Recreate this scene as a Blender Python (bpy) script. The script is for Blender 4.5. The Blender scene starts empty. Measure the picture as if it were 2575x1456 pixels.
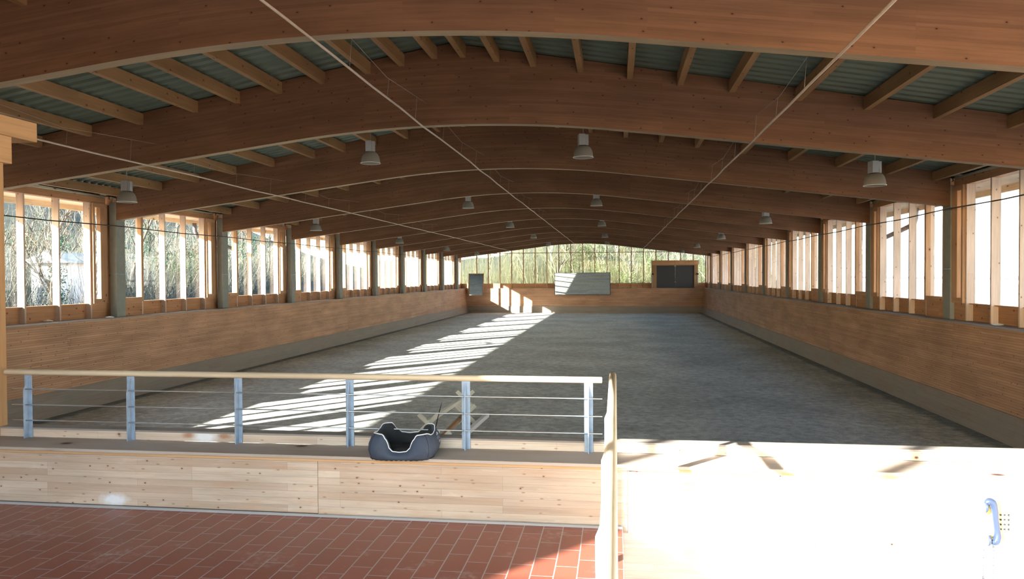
import bpy, math, random
from mathutils import Vector, Matrix
random.seed(7)
scene = bpy.context.scene
COL = scene.collection

# ------------------------------------------------------------ camera, sky, sun, exposure
F_PX = 1872.54
cam_d = bpy.data.cameras.new('camera')
cam_d.sensor_fit = 'HORIZONTAL'; cam_d.sensor_width = 36.0; cam_d.lens = F_PX / 2575 * 36.0
cam_d.clip_start = 0.05; cam_d.clip_end = 1000
cam = bpy.data.objects.new('camera', cam_d); COL.objects.link(cam)
R_ = Vector((0.99045374, 0.13774143, -0.00535616)); U_ = Vector((0.00287751, 0.0181878, 0.99983045)); F_ = Vector((-0.13781549, 0.99030122, -0.01761782))
cam.matrix_world = Matrix(((R_.x, U_.x, -F_.x, 0), (R_.y, U_.y, -F_.y, 0), (R_.z, U_.z, -F_.z, 0), (0, 0, 0, 1)))
scene.camera = cam
vs = scene.view_settings
vs.view_transform = 'Standard'; vs.look = 'None'; vs.gamma = 1.0; vs.use_curve_mapping = False
vs.exposure = 0.0
scene.cycles.use_denoising = True
scene.cycles.max_bounces = 10; scene.cycles.diffuse_bounces = 5; scene.cycles.glossy_bounces = 3
scene.cycles.transparent_max_bounces = 24; scene.cycles.transmission_bounces = 4
scene.cycles.sample_clamp_indirect = 8.0; scene.cycles.caustics_reflective = False; scene.cycles.caustics_refractive = False

SUN = Vector((0.85, 1.0, -0.455)).normalized()
w = bpy.data.worlds.new('sky'); scene.world = w; w.use_nodes = True
wn = w.node_tree; wn.nodes.clear()
sky = wn.nodes.new('ShaderNodeTexSky'); sky.sky_type = 'NISHITA'; sky.sun_disc = False
sky.sun_elevation = math.asin(-SUN.z); sky.sun_rotation = math.atan2(-SUN.x, -SUN.y)
sky.air_density = 1.0; sky.dust_density = 1.0; sky.ozone_density = 1.0
bg = wn.nodes.new('ShaderNodeBackground'); bg.inputs['Strength'].default_value = 1.1
wo = wn.nodes.new('ShaderNodeOutputWorld')
wn.links.new(sky.outputs[0], bg.inputs['Color']); wn.links.new(bg.outputs[0], wo.inputs['Surface'])
sd = bpy.data.lights.new('sun', 'SUN'); sd.energy = 42.0; sd.angle = math.radians(0.6); sd.color = (1.0, 0.95, 0.88)
so = bpy.data.objects.new('sun', sd); COL.objects.link(so); so.rotation_mode = 'QUATERNION'
so.rotation_quaternion = SUN.to_track_quat('-Z', 'Y'); so.location = (-30, -30, 20)

# ------------------------------------------------------------ mesh helpers
class MB:
    def __init__(s): s.v = []; s.f = []; s.uv = []; s.sm = []
    def face(s, pts, uvs=None, smooth=False):
        b = len(s.v); s.v.extend([tuple(p) for p in pts]); s.f.append(tuple(range(b, b + len(pts))))
        s.uv.append(uvs or [(0, 0)] * len(pts)); s.sm.append(smooth)
    def grid(s, rows, uvf=None, smooth=True, closed=False, cap=False):
        """rows: list of rings of equal length, shared vertices"""
        b = len(s.v); n = len(rows[0])
        for r in rows: s.v.extend([tuple(p) for p in r])
        m = n if closed else n - 1
        for i in range(len(rows) - 1):
            for j in range(m):
                k = (j + 1) % n
                s.f.append((b + i*n + j, b + i*n + k, b + (i+1)*n + k, b + (i+1)*n + j))
                s.uv.append([uvf(i, j), uvf(i, j+1), uvf(i+1, j+1), uvf(i+1, j)] if uvf else [(i, j)] * 4); s.sm.append(smooth)
        if cap:
            s.f.append(tuple(b + j for j in reversed(range(n)))); s.uv.append([(0, 0)] * n); s.sm.append(False)
            e = b + (len(rows) - 1) * n
            s.f.append(tuple(e + j for j in range(n))); s.uv.append([(0, 0)] * n); s.sm.append(False)
    def hexa(s, P, g=0, ax=None):
        """8 corners, order (x0y0z0, x1y0z0, x1y1z0, x0y1z0, then z1); g = grain axis"""
        off = random.random() * 7
        ctr = sum((Vector(p) for p in P), Vector()) / 8
        b = len(s.v); s.v.extend([tuple(p) for p in P])
        for q, n in (((0,3,2,1),2), ((4,5,6,7),2), ((0,1,5,4),1), ((2,3,7,6),1), ((1,2,6,5),0), ((3,0,4,7),0)):
            s.f.append(tuple(b + i for i in q)); s.sm.append(False)
            if n == g:
                a1, a2 = [a for a in range(3) if a != n]
            else:
                a1 = g; a2 = [a for a in range(3) if a not in (g, n)][0]
            s.uv.append([(P[i][a1] + off, P[i][a2] + (0 if n != g else 31)) for i in q])
    def box(s, x0, x1, y0, y1, z0, z1, g=None):
        if g is None:
            d = (abs(x1-x0), abs(y1-y0), abs(z1-z0)); g = d.index(max(d))
        x0, x1 = min(x0, x1), max(x0, x1); y0, y1 = min(y0, y1), max(y0, y1); z0, z1 = min(z0, z1), max(z0, z1)
        s.hexa([(x0,y0,z0),(x1,y0,z0),(x1,y1,z0),(x0,y1,z0),(x0,y0,z1),(x1,y0,z1),(x1,y1,z1),(x0,y1,z1)], g)
        return s
    def bar(s, a, b, wd, ht, up=(0, 0, 1)):
        """oriented box from a to b"""
        a = Vector(a); b = Vector(b); d = (b - a).normalized(); side = d.cross(Vector(up))
        if side.length < 1e-4: side = Vector((1, 0, 0))
        side.normalize(); u = side.cross(d).normalized(); L = (b - a).length
        P = [p + side * sx * wd/2 + u * sz * ht/2 for p, sx, sz in ((a,-1,-1),(b,-1,-1),(b,1,-1),(a,1,-1),(a,-1,1),(b,-1,1),(b,1,1),(a,1,1))]
        bb = len(s.v); s.v.extend([tuple(p) for p in P]); o = random.random() * 7
        for q, (w1, w2) in (((0,3,2,1),(L,wd)), ((4,5,6,7),(L,wd)), ((0,1,5,4),(L,ht)), ((2,3,7,6),(L,ht)), ((1,2,6,5),(wd,ht)), ((3,0,4,7),(wd,ht))):
            s.f.append(tuple(bb + i for i in q)); s.sm.append(False)
            s.uv.append([(o, 0), (o + w1, 0), (o + w1, w2), (o, w2)] if q[0] != 0 or True else None)
        return s
    def tube(s, pts, r, n=8, closed=False, smooth=True):
        pts = [Vector(p) for p in pts]; rows = []; prev = None
        R = r if isinstance(r, (list, tuple)) else [r] * len(pts)
        L = len(pts); acc = 0; us = []
        for i, p in enumerate(pts):
            if closed: d = pts[(i+1) % L] - pts[i-1]
            else: d = pts[min(i+1, L-1)] - pts[max(i-1, 0)]
            d.normalize()
            if prev is None:
                ref = Vector((0, 0, 1)) if abs(d.z) < .9 else Vector((1, 0, 0)); sd_ = d.cross(ref).normalized()
            else:
                sd_ = (prev - d * prev.dot(d)).normalized()
            prev = sd_; up = sd_.cross(d)
            rows.append([p + (sd_ * math.cos(2*math.pi*j/n) + up * math.sin(2*math.pi*j/n)) * R[i] for j in range(n)])
            if i: acc += (pts[i] - pts[i-1]).length
            us.append(acc)
        if closed: rows.append(rows[0]); us.append(acc)
        s.grid(rows, lambda i, j: (us[i], j / n * 6.283 * R[0]), smooth, closed=True, cap=not closed)
        return s
    def lathe(s, prof, c, n=24, smooth=True):
        c = Vector(c)
        rows = [[c + Vector((r*math.cos(2*math.pi*j/n), r*math.sin(2*math.pi*j/n), z)) for j in range(n)] for r, z in prof]
        s.grid(rows, None, smooth, closed=True); return s
    def prism(s, poly, axis, a0, a1, g=None):
        """polygon in the plane normal to axis (0:x -> poly(y,z); 1:y -> poly(x,z); 2:z -> poly(x,y)), extruded"""
        def P(p, a): return (a, p[0], p[1]) if axis == 0 else (p[0], a, p[1]) if axis == 1 else (p[0], p[1], a)
        n = len(poly)
        s.face([P(p, a0) for p in poly][::-1], [p for p in poly][::-1]); s.face([P(p, a1) for p in poly], [p for p in poly])
        acc = 0
        for i in range(n):
            p, q = poly[i], poly[(i+1) % n]; L = math.dist(p, q)
            s.face([P(p, a0), P(q, a0), P(q, a1), P(p, a1)], [(a0, acc), (a0, acc+L), (a1, acc+L), (a1, acc)]); acc += L
        return s
    def build(s, name, mat, parent=None, loc=(0, 0, 0), bevel=0, solid=0, sub=0):
        me = bpy.data.meshes.new(name); me.from_pydata(s.v, [], s.f)
        uvl = me.uv_layers.new(name='UVMap'); k = 0
        flat = []
        for u in s.uv:
            for a in u: flat.extend((a[0], a[1]))
        uvl.data.foreach_set('uv', flat)
        me.polygons.foreach_set('use_smooth', s.sm); me.update()
        if isinstance(mat, (list, tuple)):
            for m in mat: me.materials.append(m)
        else: me.materials.append(mat)
        o = bpy.data.objects.new(name, me); COL.objects.link(o); o.location = loc
        if parent: o.parent = parent
        if bevel:
            m = o.modifiers.new('b', 'BEVEL'); m.width = bevel; m.segments = 2; m.limit_method = 'ANGLE'
        if solid:
            m = o.modifiers.new('s', 'SOLIDIFY'); m.thickness = solid; m.offset = 0
        if sub:
            m = o.modifiers.new('u', 'SUBSURF'); m.levels = sub; m.render_levels = sub
        return o

def empty(name, loc=(0, 0, 0), rz=0):
    o = bpy.data.objects.new(name, None); COL.objects.link(o); o.location = loc; o.rotation_euler = (0, 0, rz); o.empty_display_size = .1
    return o
def tag(o, label=None, cat=None, group=None, kind=None):
    if label: o['label'] = label
    if cat: o['category'] = cat
    if group: o['group'] = group
    if kind: o['kind'] = kind
    return o
def struct(o, label=None, cat=None): return tag(o, label, cat, kind='structure')
def copy_tree(o, parent=None):
    c = o.copy(); COL.objects.link(c); c.parent = parent
    for ch in list(o.children): copy_tree(ch, c)
    return c
ORD = ['first', 'second', 'third', 'fourth', 'fifth', 'sixth', 'seventh', 'eighth', 'ninth', 'tenth', 'eleventh', 'twelfth', 'thirteenth',
       'fourteenth', 'fifteenth', 'sixteenth', 'seventeenth', 'eighteenth', 'nineteenth', 'twentieth', 'twenty-first', 'twenty-second', 'twenty-third', 'twenty-fourth']

# ------------------------------------------------------------ materials
def newmat(name):
    m = bpy.data.materials.new(name); m.use_nodes = True; nt = m.node_tree; nt.nodes.clear()
    out = nt.nodes.new('ShaderNodeOutputMaterial'); p = nt.nodes.new('ShaderNodeBsdfPrincipled')
    nt.links.new(p.outputs[0], out.inputs[0]); return m, nt, p, out
def setin(n, k, v):
    if k in n.inputs: n.inputs[k].default_value = v
def node(nt, typ, links=None, **kw):
    n = nt.nodes.new(typ)
    for k, v in kw.items():
        if hasattr(n, k): setattr(n, k, v)
        else: n.inputs[k.replace('_', ' ')].default_value = v
    for k, v in (links or {}).items(): nt.links.new(v, n.inputs[k])
    return n
def math_(nt, op, a, b=None, clamp=False):
    n = nt.nodes.new('ShaderNodeMath'); n.operation = op; n.use_clamp = clamp
    for i, x in enumerate((a, b)):
        if x is None: continue
        if isinstance(x, (int, float)): n.inputs[i].default_value = x
        else: nt.links.new(x, n.inputs[i])
    return n.outputs[0]
def mix(nt, fac, a, b, typ='MIX'):
    n = nt.nodes.new('ShaderNodeMix'); n.data_type = 'RGBA'; n.blend_type = typ
    for i, x in ((0, fac), (6, a), (7, b)):
        if isinstance(x, (int, float)): n.inputs[i].default_value = x
        elif isinstance(x, tuple): n.inputs[i].default_value = x if len(x) == 4 else (*x, 1)
        else: nt.links.new(x, n.inputs[i])
    return n.outputs[2]
def ramp(nt, fac, stops):
    n = nt.nodes.new('ShaderNodeValToRGB'); e = n.color_ramp.elements
    while len(e) < len(stops): e.new(0.5)
    for i, (pos, c) in enumerate(stops):
        e[i].position = pos; e[i].color = (c, c, c, 1) if isinstance(c, (int, float)) else (*c, 1)
    nt.links.new(fac, n.inputs[0]); return n.outputs[0]
def bump(nt, p, h, strength=.3, dist=.01):
    b = node(nt, 'ShaderNodeBump', {'Height': h}, Strength=strength, Distance=dist); nt.links.new(b.outputs[0], p.inputs['Normal'])

def plain(name, col, rough=.6, metal=0, spec=.5, noise_amt=0, nscale=20):
    m, nt, p, o = newmat(name)
    p.inputs['Base Color'].default_value = (*col, 1); p.inputs['Roughness'].default_value = rough; p.inputs['Metallic'].default_value = metal
    setin(p, 'Specular IOR Level', spec)
    if noise_amt:
        tc = node(nt, 'ShaderNodeTexCoord'); n = node(nt, 'ShaderNodeTexNoise', {'Vector': tc.outputs['Object']}, Scale=nscale, Detail=4.0)
        f = ramp(nt, n.outputs[0], [(.3, 1 - noise_amt), (.7, 1.0)])
        nt.links.new(mix(nt, 1.0, (*col, 1), f, 'MULTIPLY'), p.inputs['Base Color'])
    return m
def wood(name, c1, c2, row=.04, length=2.2, seam=.0012, seamdark=.45, knots=4.5, knot_r=.05, rough=.65, grey=None, kn_keep=.45, stains=(), knots2=False):
    m, nt, p, o = newmat(name)
    uv = node(nt, 'ShaderNodeUVMap').outputs[0]
    oi = node(nt, 'ShaderNodeObjectInfo')
    cmb = node(nt, 'ShaderNodeCombineXYZ', {'X': math_(nt, 'MULTIPLY', oi.outputs['Random'], 37.0)})
    uvo = node(nt, 'ShaderNodeVectorMath', {0: uv, 1: cmb.outputs[0]}, operation='ADD').outputs[0]
    br = node(nt, 'ShaderNodeTexBrick', {'Vector': uvo}, Scale=1.0)
    br.inputs['Color1'].default_value = (0, 0, 0, 1); br.inputs['Color2'].default_value = (1, 1, 1, 1); br.inputs['Mortar'].default_value = (.5, .5, .5, 1)
    br.inputs['Mortar Size'].default_value = seam; br.inputs['Mortar Smooth'].default_value = .3; br.inputs['Brick Width'].default_value = length; br.inputs['Row Height'].default_value = row
    br.offset = .37; br.offset_frequency = 3
    mp = node(nt, 'ShaderNodeMapping', {'Vector': uvo}); mp.inputs['Scale'].default_value = (1.6, 34, 1)
    g = node(nt, 'ShaderNodeTexNoise', {'Vector': mp.outputs[0]}, Scale=1.0, Detail=5.0, Roughness=.65)
    mp2 = node(nt, 'ShaderNodeMapping', {'Vector': uvo}); mp2.inputs['Scale'].default_value = (.5, 1.4, 1)
    g2 = node(nt, 'ShaderNodeTexNoise', {'Vector': mp2.outputs[0]}, Scale=1.3, Detail=3.0)
    tint = mix(nt, br.outputs['Color'], c1, c2)
    gr = ramp(nt, g.outputs[0], [(.3, .80), (.5, .96), (.72, 1.06)])
    c = mix(nt, 1.0, tint, gr, 'MULTIPLY')
    c = mix(nt, 1.0, c, ramp(nt, g2.outputs[0], [(.3, .78), (.7, 1.1)]), 'MULTIPLY')
    if grey: c = mix(nt, ramp(nt, g2.outputs[0], [(.35, 0.0), (.65, .8)]), c, grey)
    c = mix(nt, math_(nt, 'MULTIPLY', br.outputs['Fac'], seamdark), c, (c1[0]*.25, c1[1]*.2, c1[2]*.2))
    if knots:
        mp3 = node(nt, 'ShaderNodeMapping', {'Vector': uvo}); mp3.inputs['Scale'].default_value = (knots * .8, knots * 1.15, 1)
        vo = node(nt, 'ShaderNodeTexVoronoi', {'Vector': mp3.outputs[0]}, Scale=1.0); vo.voronoi_dimensions = '2D'
        k = ramp(nt, vo.outputs['Distance'], [(knot_r * .5, 1.0), (knot_r, 0.75), (knot_r * 1.7, 0)])
        halo = ramp(nt, vo.outputs['Distance'], [(knot_r, .4), (knot_r * 4, 0)])
        sep = node(nt, 'ShaderNodeSeparateColor', {0: vo.outputs['Color']})
        keep = math_(nt, 'GREATER_THAN', sep.outputs[0], 1 - kn_keep)
        c = mix(nt, math_(nt, 'MULTIPLY', halo, keep), c, (c1[0]*.6, c1[1]*.42, c1[2]*.35))
        c = mix(nt, math_(nt, 'MULTIPLY', k, keep), c, (c1[0]*.16, c1[1]*.1, c1[2]*.1))
    if knots2:
        mp4 = node(nt, 'ShaderNodeMapping', {'Vector': uvo}); mp4.inputs['Scale'].default_value = (9, 26, 1); mp4.inputs['Location'].default_value = (.3, .7, 0)
        v2 = node(nt, 'ShaderNodeTexVoronoi', {'Vector': mp4.outputs[0]}, Scale=1.0); v2.voronoi_dimensions = '2D'
        s2 = node(nt, 'ShaderNodeSeparateColor', {0: v2.outputs['Color']})
        c = mix(nt, math_(nt, 'MULTIPLY', ramp(nt, v2.outputs['Distance'], [(.05, .7), (.16, 0)]), math_(nt, 'GREATER_THAN', s2.outputs[0], .8)), c, (c1[0]*.45, c1[1]*.3, c1[2]*.22))
        mp5 = node(nt, 'ShaderNodeMapping', {'Vector': uvo}); mp5.inputs['Scale'].default_value = (2.2, 13, 1)
        n5 = node(nt, 'ShaderNodeTexNoise', {'Vector': mp5.outputs[0]}, Scale=1.0, Detail=7.0, Roughness=.7)
        c = mix(nt, ramp(nt, n5.outputs[0], [(.52, 0), (.68, .5)]), c, (c1[0]*.82, c1[1]*.66, c1[2]*.52))
        c = mix(nt, ramp(nt, n5.outputs[0], [(.28, .45), (.42, 0)]), c, (c2[0]*1.05, c2[1]*1.08, c2[2]*1.12))
    for (cx, cy, cz, rx, rz, colr, st) in stains:
        tc = node(nt, 'ShaderNodeTexCoord')
        mm = node(nt, 'ShaderNodeMapping', {'Vector': tc.outputs['Object']}); mm.inputs['Location'].default_value = (-cx / rx, 0, -cz / rz); mm.inputs['Scale'].default_value = (1 / rx, 0, 1 / rz)
        ln = node(nt, 'ShaderNodeVectorMath', {0: mm.outputs[0]}, operation='LENGTH')
        nn = node(nt, 'ShaderNodeTexNoise', {'Vector': tc.outputs['Object']}, Scale=25.0)
        dd = math_(nt, 'ADD', ln.outputs['Value'], math_(nt, 'MULTIPLY', math_(nt, 'SUBTRACT', nn.outputs[0], .5), .6))
        c = mix(nt, ramp(nt, dd, [(.35, st), (1.0, 0)]), c, colr)
    nt.links.new(c, p.inputs['Base Color']); p.inputs['Roughness'].default_value = rough; setin(p, 'Specular IOR Level', .3)
    bump(nt, p, math_(nt, 'SUBTRACT', g.outputs[0], br.outputs['Fac']), .25, .004)
    return m

M = {}
GL_ = dict(row=.04, length=2.6, seam=.001, seamdark=.2, knots=4.4, knot_r=.03, kn_keep=.45)
M['glulam'] = wood('glulam', (.180, .088, .047), (.225, .114, .063), **GL_)
M['glulam_worn'] = wood('glulam_worn', (.180, .088, .047), (.225, .114, .063), stains=((1.93, 0, 2.10, .22, .035, (.75, .62, .5), .95), (2.3, 0, 2.07, .5, .03, (.12, .06, .03), .6)), **GL_)
M['arch_edge'] = wood('arch_edge', (.30, .225, .14), (.35, .265, .17), row=.3, length=6, seam=0, seamdark=0, knots=0)
M['purlin'] = wood('purlin', (.30, .17, .08), (.35, .205, .098), row=.11, length=3, seam=.0, seamdark=0, knots=3, knot_r=.03)
M['tg'] = wood('tongue_groove', (.47, .26, .15), (.58, .345, .21), row=.05, length=3.1, seam=.004, seamdark=.55, knots=5, knot_r=.035, kn_keep=.4)
M['sash'] = wood('sash_wood', (.54, .30, .16), (.60, .36, .20), row=.2, length=3, seam=0, seamdark=0, knots=2, knot_r=.03)
M['fin'] = wood('fin_wood', (.66, .50, .40), (.74, .58, .47), row=.3, length=4, seam=0, seamdark=0, knots=3.8, knot_r=.03, kn_keep=.5)
M['niche'] = wood('niche_wood', (.50, .25, .12), (.58, .31, .16), row=.09, length=3, seam=.002, seamdark=.5, knots=4)
M['soffit'] = wood('soffit_wood', (.74, .64, .46), (.80, .71, .54), row=.12, length=3, seam=.001, seamdark=.3, knots=2)
M['skirt'] = wood('skirt_wood', (.32, .25, .20), (.37, .30, .24), row=.12, length=3, seam=.002, seamdark=.4, knots=0, grey=(.22, .20, .17))
M['pale'] = wood('pale_boards', (.64, .48, .36), (.80, .67, .54), row=.048, length=1.1, seam=.001, seamdark=.5, knots=9, knot_r=.033, kn_keep=.35, knots2=True, rough=.5,
                 stains=((-3.479, 0, -1.545, .13, .055, (.9, .92, .95), .95), (-1.99, 0, -1.6, .35, .05, (.55, .33, .18), .5)))
M['pale_sun_tint'] = wood('pale_boards_sun_tint', (.74, .64, .53), (.82, .73, .63), row=.048, length=1.3, seam=.0008, seamdark=.4, knots=6, knot_r=.025, kn_keep=.25, rough=.5)  # same boards made paler, sun glare put into the colour
M['upstand'] = wood('upstand_boards', (.70, .54, .42), (.80, .67, .55), row=.06, length=1.7, seam=.001, seamdark=.4, knots=5, knot_r=.035, rough=.5, knots2=True,
                 stains=((-2.95, 0, -1.15, .12, .06, (.9, .9, .92), .9), (-3.08, 0, -1.14, .06, .03, (.4, .12, .04), .6), (-2.8, 0, -1.14, .06, .03, (.4, .12, .04), .6)))
M['bench'] = wood('bench_plank', (.48, .38, .30), (.57, .47, .39), row=.3, length=6, seam=0, seamdark=0, knots=2, grey=(.52, .46, .41))
M['nosing'] = wood('nosing_wood', (.66, .40, .20), (.72, .46, .26), row=.3, length=6, seam=0, seamdark=0, knots=0)
M['weathered'] = wood('weathered_plank', (.30, .27, .24), (.38, .34, .31), row=.3, length=6, seam=0, seamdark=0, knots=0)
M['post'] = wood('post_wood', (.50, .29, .135), (.56, .335, .165), row=.4, length=6, seam=0, seamdark=0, knots=2.5, knot_r=.03)
M['rail'] = wood('rail_wood', (.74, .60, .42), (.80, .66, .48), row=.4, length=6, seam=0, seamdark=0, knots=0, rough=.35)
M['cavwood'] = wood('cavaletti_wood', (.74, .71, .58), (.80, .77, .65), row=.2, length=3, seam=0, seamdark=0, knots=0)
M['brownpole'] = wood('brown_pole', (.34, .18, .08), (.42, .24, .12), row=.2, length=3, seam=0, seamdark=0, knots=3)
M['column'] = plain('column_paint', (.27, .285, .26), .7, noise_amt=.15, nscale=6)
M['steel'] = plain('galvanised_steel', (.36, .47, .62), .5, .1, noise_amt=.25, nscale=18)
M['wire'] = plain('steel_wire', (.55, .58, .6), .3, .8)
M['pipe'] = plain('pipe_plastic', (.50, .40, .32), .5, noise_amt=.15, nscale=9)
M['thinwire'] = plain('thin_wire', (.30, .27, .25), .5)
M['lampbody'] = plain('lamp_housing', (.48, .49, .50), .4, .4, noise_amt=.1)
M['dark'] = plain('dark_paint', (.022, .026, .032), .5)
M['black'] = plain('black_plastic', (.012, .012, .014), .35)
M['phonegrey'] = plain('handset_plastic', (.03, .045, .085), .25)
M['yellow'] = plain('yellow_plastic', (.92, .80, .30), .35)
M['red'] = plain('red_plastic', (.5, .03, .03), .4)
M['white'] = plain('white_paint', (.8, .8, .78), .6)
M['grout'] = plain('grey_strip', (.42, .42, .42), .7)
M['piping'] = plain('white_piping', (.82, .85, .88), .6)
M['downpipe'] = plain('zinc', (.16, .16, .18), .5, .3)
M['plaster'] = plain('plaster', (.88, .87, .85), .9, noise_amt=.08, nscale=2)
M['rooftile'] = plain('roof_tiles', (.30, .12, .08), .8)
M['bark'] = plain('bark', (.20, .16, .11), .9, noise_amt=.5, nscale=7)
M['twig'] = plain('twig', (.22, .215, .165), .9, noise_amt=.4, nscale=3)
M['palebark'] = plain('pale_bark', (.24, .235, .12), .9, noise_amt=.4, nscale=4)
M['ivy'] = plain('ivy_leaf', (.035, .12, .06), .5, noise_amt=.5, nscale=5)
M['leaf'] = plain('green_leaf', (.08, .14, .035), .6, noise_amt=.5, nscale=5)
M['dryleaf'] = plain('dry_leaf', (.17, .13, .06), .8, noise_amt=.5, nscale=5)
M['hill'] = plain('hill_ground', (.035, .042, .02), 1, noise_amt=.7, nscale=.9)
M['gravel'] = plain('gravel', (.42, .40, .37), 1, noise_amt=.2, nscale=1.5)
M['bluecloth'] = None

def mk_bed():
    m, nt, p, o = newmat('bed_fabric')
    tc = node(nt, 'ShaderNodeTexCoord'); n = node(nt, 'ShaderNodeTexNoise', {'Vector': tc.outputs['Object']}, Scale=400.0)
    nt.links.new(ramp(nt, n.outputs[0], [(.3, (.036, .050, .082)), (.7, (.060, .082, .125))]), p.inputs['Base Color'])
    n2 = node(nt, 'ShaderNodeTexNoise', {'Vector': tc.outputs['Object']}, Scale=14.0)
    bump(nt, p, n2.outputs[0], .4, .02); p.inputs['Roughness'].default_value = .8; return m
M['bed'] = mk_bed(); M['bedin'] = plain('bed_lining', (.022, .024, .026), .95)

def mk_glass():
    m, nt, p, o = newmat('window_glass'); nt.nodes.remove(p)
    t = node(nt, 'ShaderNodeBsdfTransparent'); t.inputs[0].default_value = (.97, .985, .98, 1)
    g = node(nt, 'ShaderNodeBsdfGlossy'); g.inputs['Roughness'].default_value = .02
    fr = node(nt, 'ShaderNodeLayerWeight'); fr.inputs[0].default_value = .5
    mx = nt.nodes.new('ShaderNodeMixShader'); nt.links.new(math_(nt, 'ADD', math_(nt, 'MULTIPLY', math_(nt, 'POWER', fr.outputs['Facing'], 5.0), .55), .015), mx.inputs[0]); nt.links.new(t.outputs[0], mx.inputs[1]); nt.links.new(g.outputs[0], mx.inputs[2])
    nt.links.new(mx.outputs[0], o.inputs[0]); return m
M['glass'] = mk_glass()
def mk_shade():
    m, nt, p, o = newmat('lamp_acrylic')
    p.inputs['Base Color'].default_value = (.36, .34, .30, 1); p.inputs['Roughness'].default_value = .3
    t = node(nt, 'ShaderNodeBsdfTranslucent'); t.inputs[0].default_value = (.6, .58, .52, 1)
    mx = nt.nodes.new('ShaderNodeMixShader'); mx.inputs[0].default_value = .45
    nt.links.new(p.outputs[0], mx.inputs[1]); nt.links.new(t.outputs[0], mx.inputs[2]); nt.links.new(mx.outputs[0], o.inputs[0]); return m
M['shade'] = mk_shade()
def mk_mirror():
    m, nt, p, o = newmat('mirror_glass'); p.inputs['Base Color'].default_value = (.82, .86, .84, 1); p.inputs['Metallic'].default_value = 1; p.inputs['Roughness'].default_value = .02; return m
M['mirror'] = mk_mirror()
def mk_sand():
    m, nt, p, o = newmat('sand')
    tc = node(nt, 'ShaderNodeTexCoord'); ob = tc.outputs['Object']
    n1 = node(nt, 'ShaderNodeTexNoise', {'Vector': ob}, Scale=.5, Detail=4.0)
    n2 = node(nt, 'ShaderNodeTexNoise', {'Vector': ob}, Scale=14.0, Detail=6.0, Roughness=.75)
    n3 = node(nt, 'ShaderNodeTexVoronoi', {'Vector': ob}, Scale=9.0)
    mp = node(nt, 'ShaderNodeMapping', {'Vector': ob}); mp.inputs['Scale'].default_value = (.6, 3.2, 1)
    n4 = node(nt, 'ShaderNodeTexNoise', {'Vector': mp.outputs[0]}, Scale=1.6, Detail=4.0)
    n6 = node(nt, 'ShaderNodeTexNoise', {'Vector': ob}, Scale=5.0, Detail=9.0, Roughness=.85)
    c = mix(nt, ramp(nt, n6.outputs[0], [(.36, 0), (.62, 1)]), (.36, .365, .33), (.78, .79, .74))
    c = mix(nt, 1.0, c, ramp(nt, n1.outputs[0], [(.35, .82), (.65, 1.1)]), 'MULTIPLY')
    # darker band of sand beside the kickboards
    sx = node(nt, 'ShaderNodeSeparateXYZ', {0: ob})
    dl = math_(nt, 'SUBTRACT', sx.outputs[0], -12.75); dr = math_(nt, 'SUBTRACT', 7.15, sx.outputs[0])
    d = math_(nt, 'MINIMUM', dl, dr); d = math_(nt, 'ADD', d, math_(nt, 'MULTIPLY', math_(nt, 'SUBTRACT', n4.outputs[0], .5), .35))
    c = mix(nt, ramp(nt, d, [(.0, .62), (.28, .55), (.42, 0)]), c, (.11, .13, .125))
    nt.links.new(c, p.inputs['Base Color']); p.inputs['Roughness'].default_value = 1; setin(p, 'Specular IOR Level', .1)
    h = math_(nt, 'ADD', math_(nt, 'ADD', math_(nt, 'ADD', n2.outputs[0], n6.outputs[0]), math_(nt, 'MULTIPLY', n3.outputs['Distance'], .5)), math_(nt, 'MULTIPLY', n4.outputs[0], 1.2))
    bump(nt, p, h, .8, .06); return m
M['sand'] = mk_sand()
def mk_tile():
    m, nt, p, o = newmat('terracotta_tiles')
    tc = node(nt, 'ShaderNodeTexCoord'); mp = node(nt, 'ShaderNodeMapping', {'Vector': tc.outputs['Object']})
    mp.inputs['Rotation'].default_value = (0, 0, math.radians(-90)); mp.inputs['Location'].default_value = (.07, -.209, 0)
    br = node(nt, 'ShaderNodeTexBrick', {'Vector': mp.outputs[0]}, Scale=1.0)
    br.inputs['Color1'].default_value = (.29, .085, .055, 1); br.inputs['Color2'].default_value = (.34, .105, .068, 1); br.inputs['Mortar'].default_value = (.42, .37, .36, 1)
    br.inputs['Mortar Size'].default_value = .0035; br.inputs['Mortar Smooth'].default_value = .1; br.inputs['Brick Width'].default_value = .25; br.inputs['Row Height'].default_value = .1245
    br.offset = .42; br.offset_frequency = 2
    n = node(nt, 'ShaderNodeTexNoise', {'Vector': tc.outputs['Object']}, Scale=2.2, Detail=8.0, Roughness=.72)
    n2 = node(nt, 'ShaderNodeTexNoise', {'Vector': tc.outputs['Object']}, Scale=30.0, Detail=4.0)
    f = math_(nt, 'MULTIPLY', ramp(nt, n.outputs[0], [(.56, 0), (.75, .55)]), ramp(nt, n2.outputs[0], [(.4, .1), (.6, 1)]))
    c = mix(nt, f, br.outputs[0], (.62, .54, .50))
    nt.links.new(c, p.inputs['Base Color']); p.inputs['Roughness'].default_value = .38
    bump(nt, p, math_(nt, 'MULTIPLY', br.outputs['Fac'], -1.0), .4, .003); return m
M['tile'] = mk_tile()
def mk_sheet():
    m, nt, p, o = newmat('roof_sheet'); tc = node(nt, 'ShaderNodeTexCoord')
    n = node(nt, 'ShaderNodeTexNoise', {'Vector': tc.outputs['Object']}, Scale=1.2, Detail=4.0)
    nt.links.new(ramp(nt, n.outputs[0], [(.3, (.085, .115, .092)), (.7, (.12, .155, .125))]), p.inputs['Base Color']); p.inputs['Roughness'].default_value = .5; return m
M['sheet'] = mk_sheet()

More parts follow.
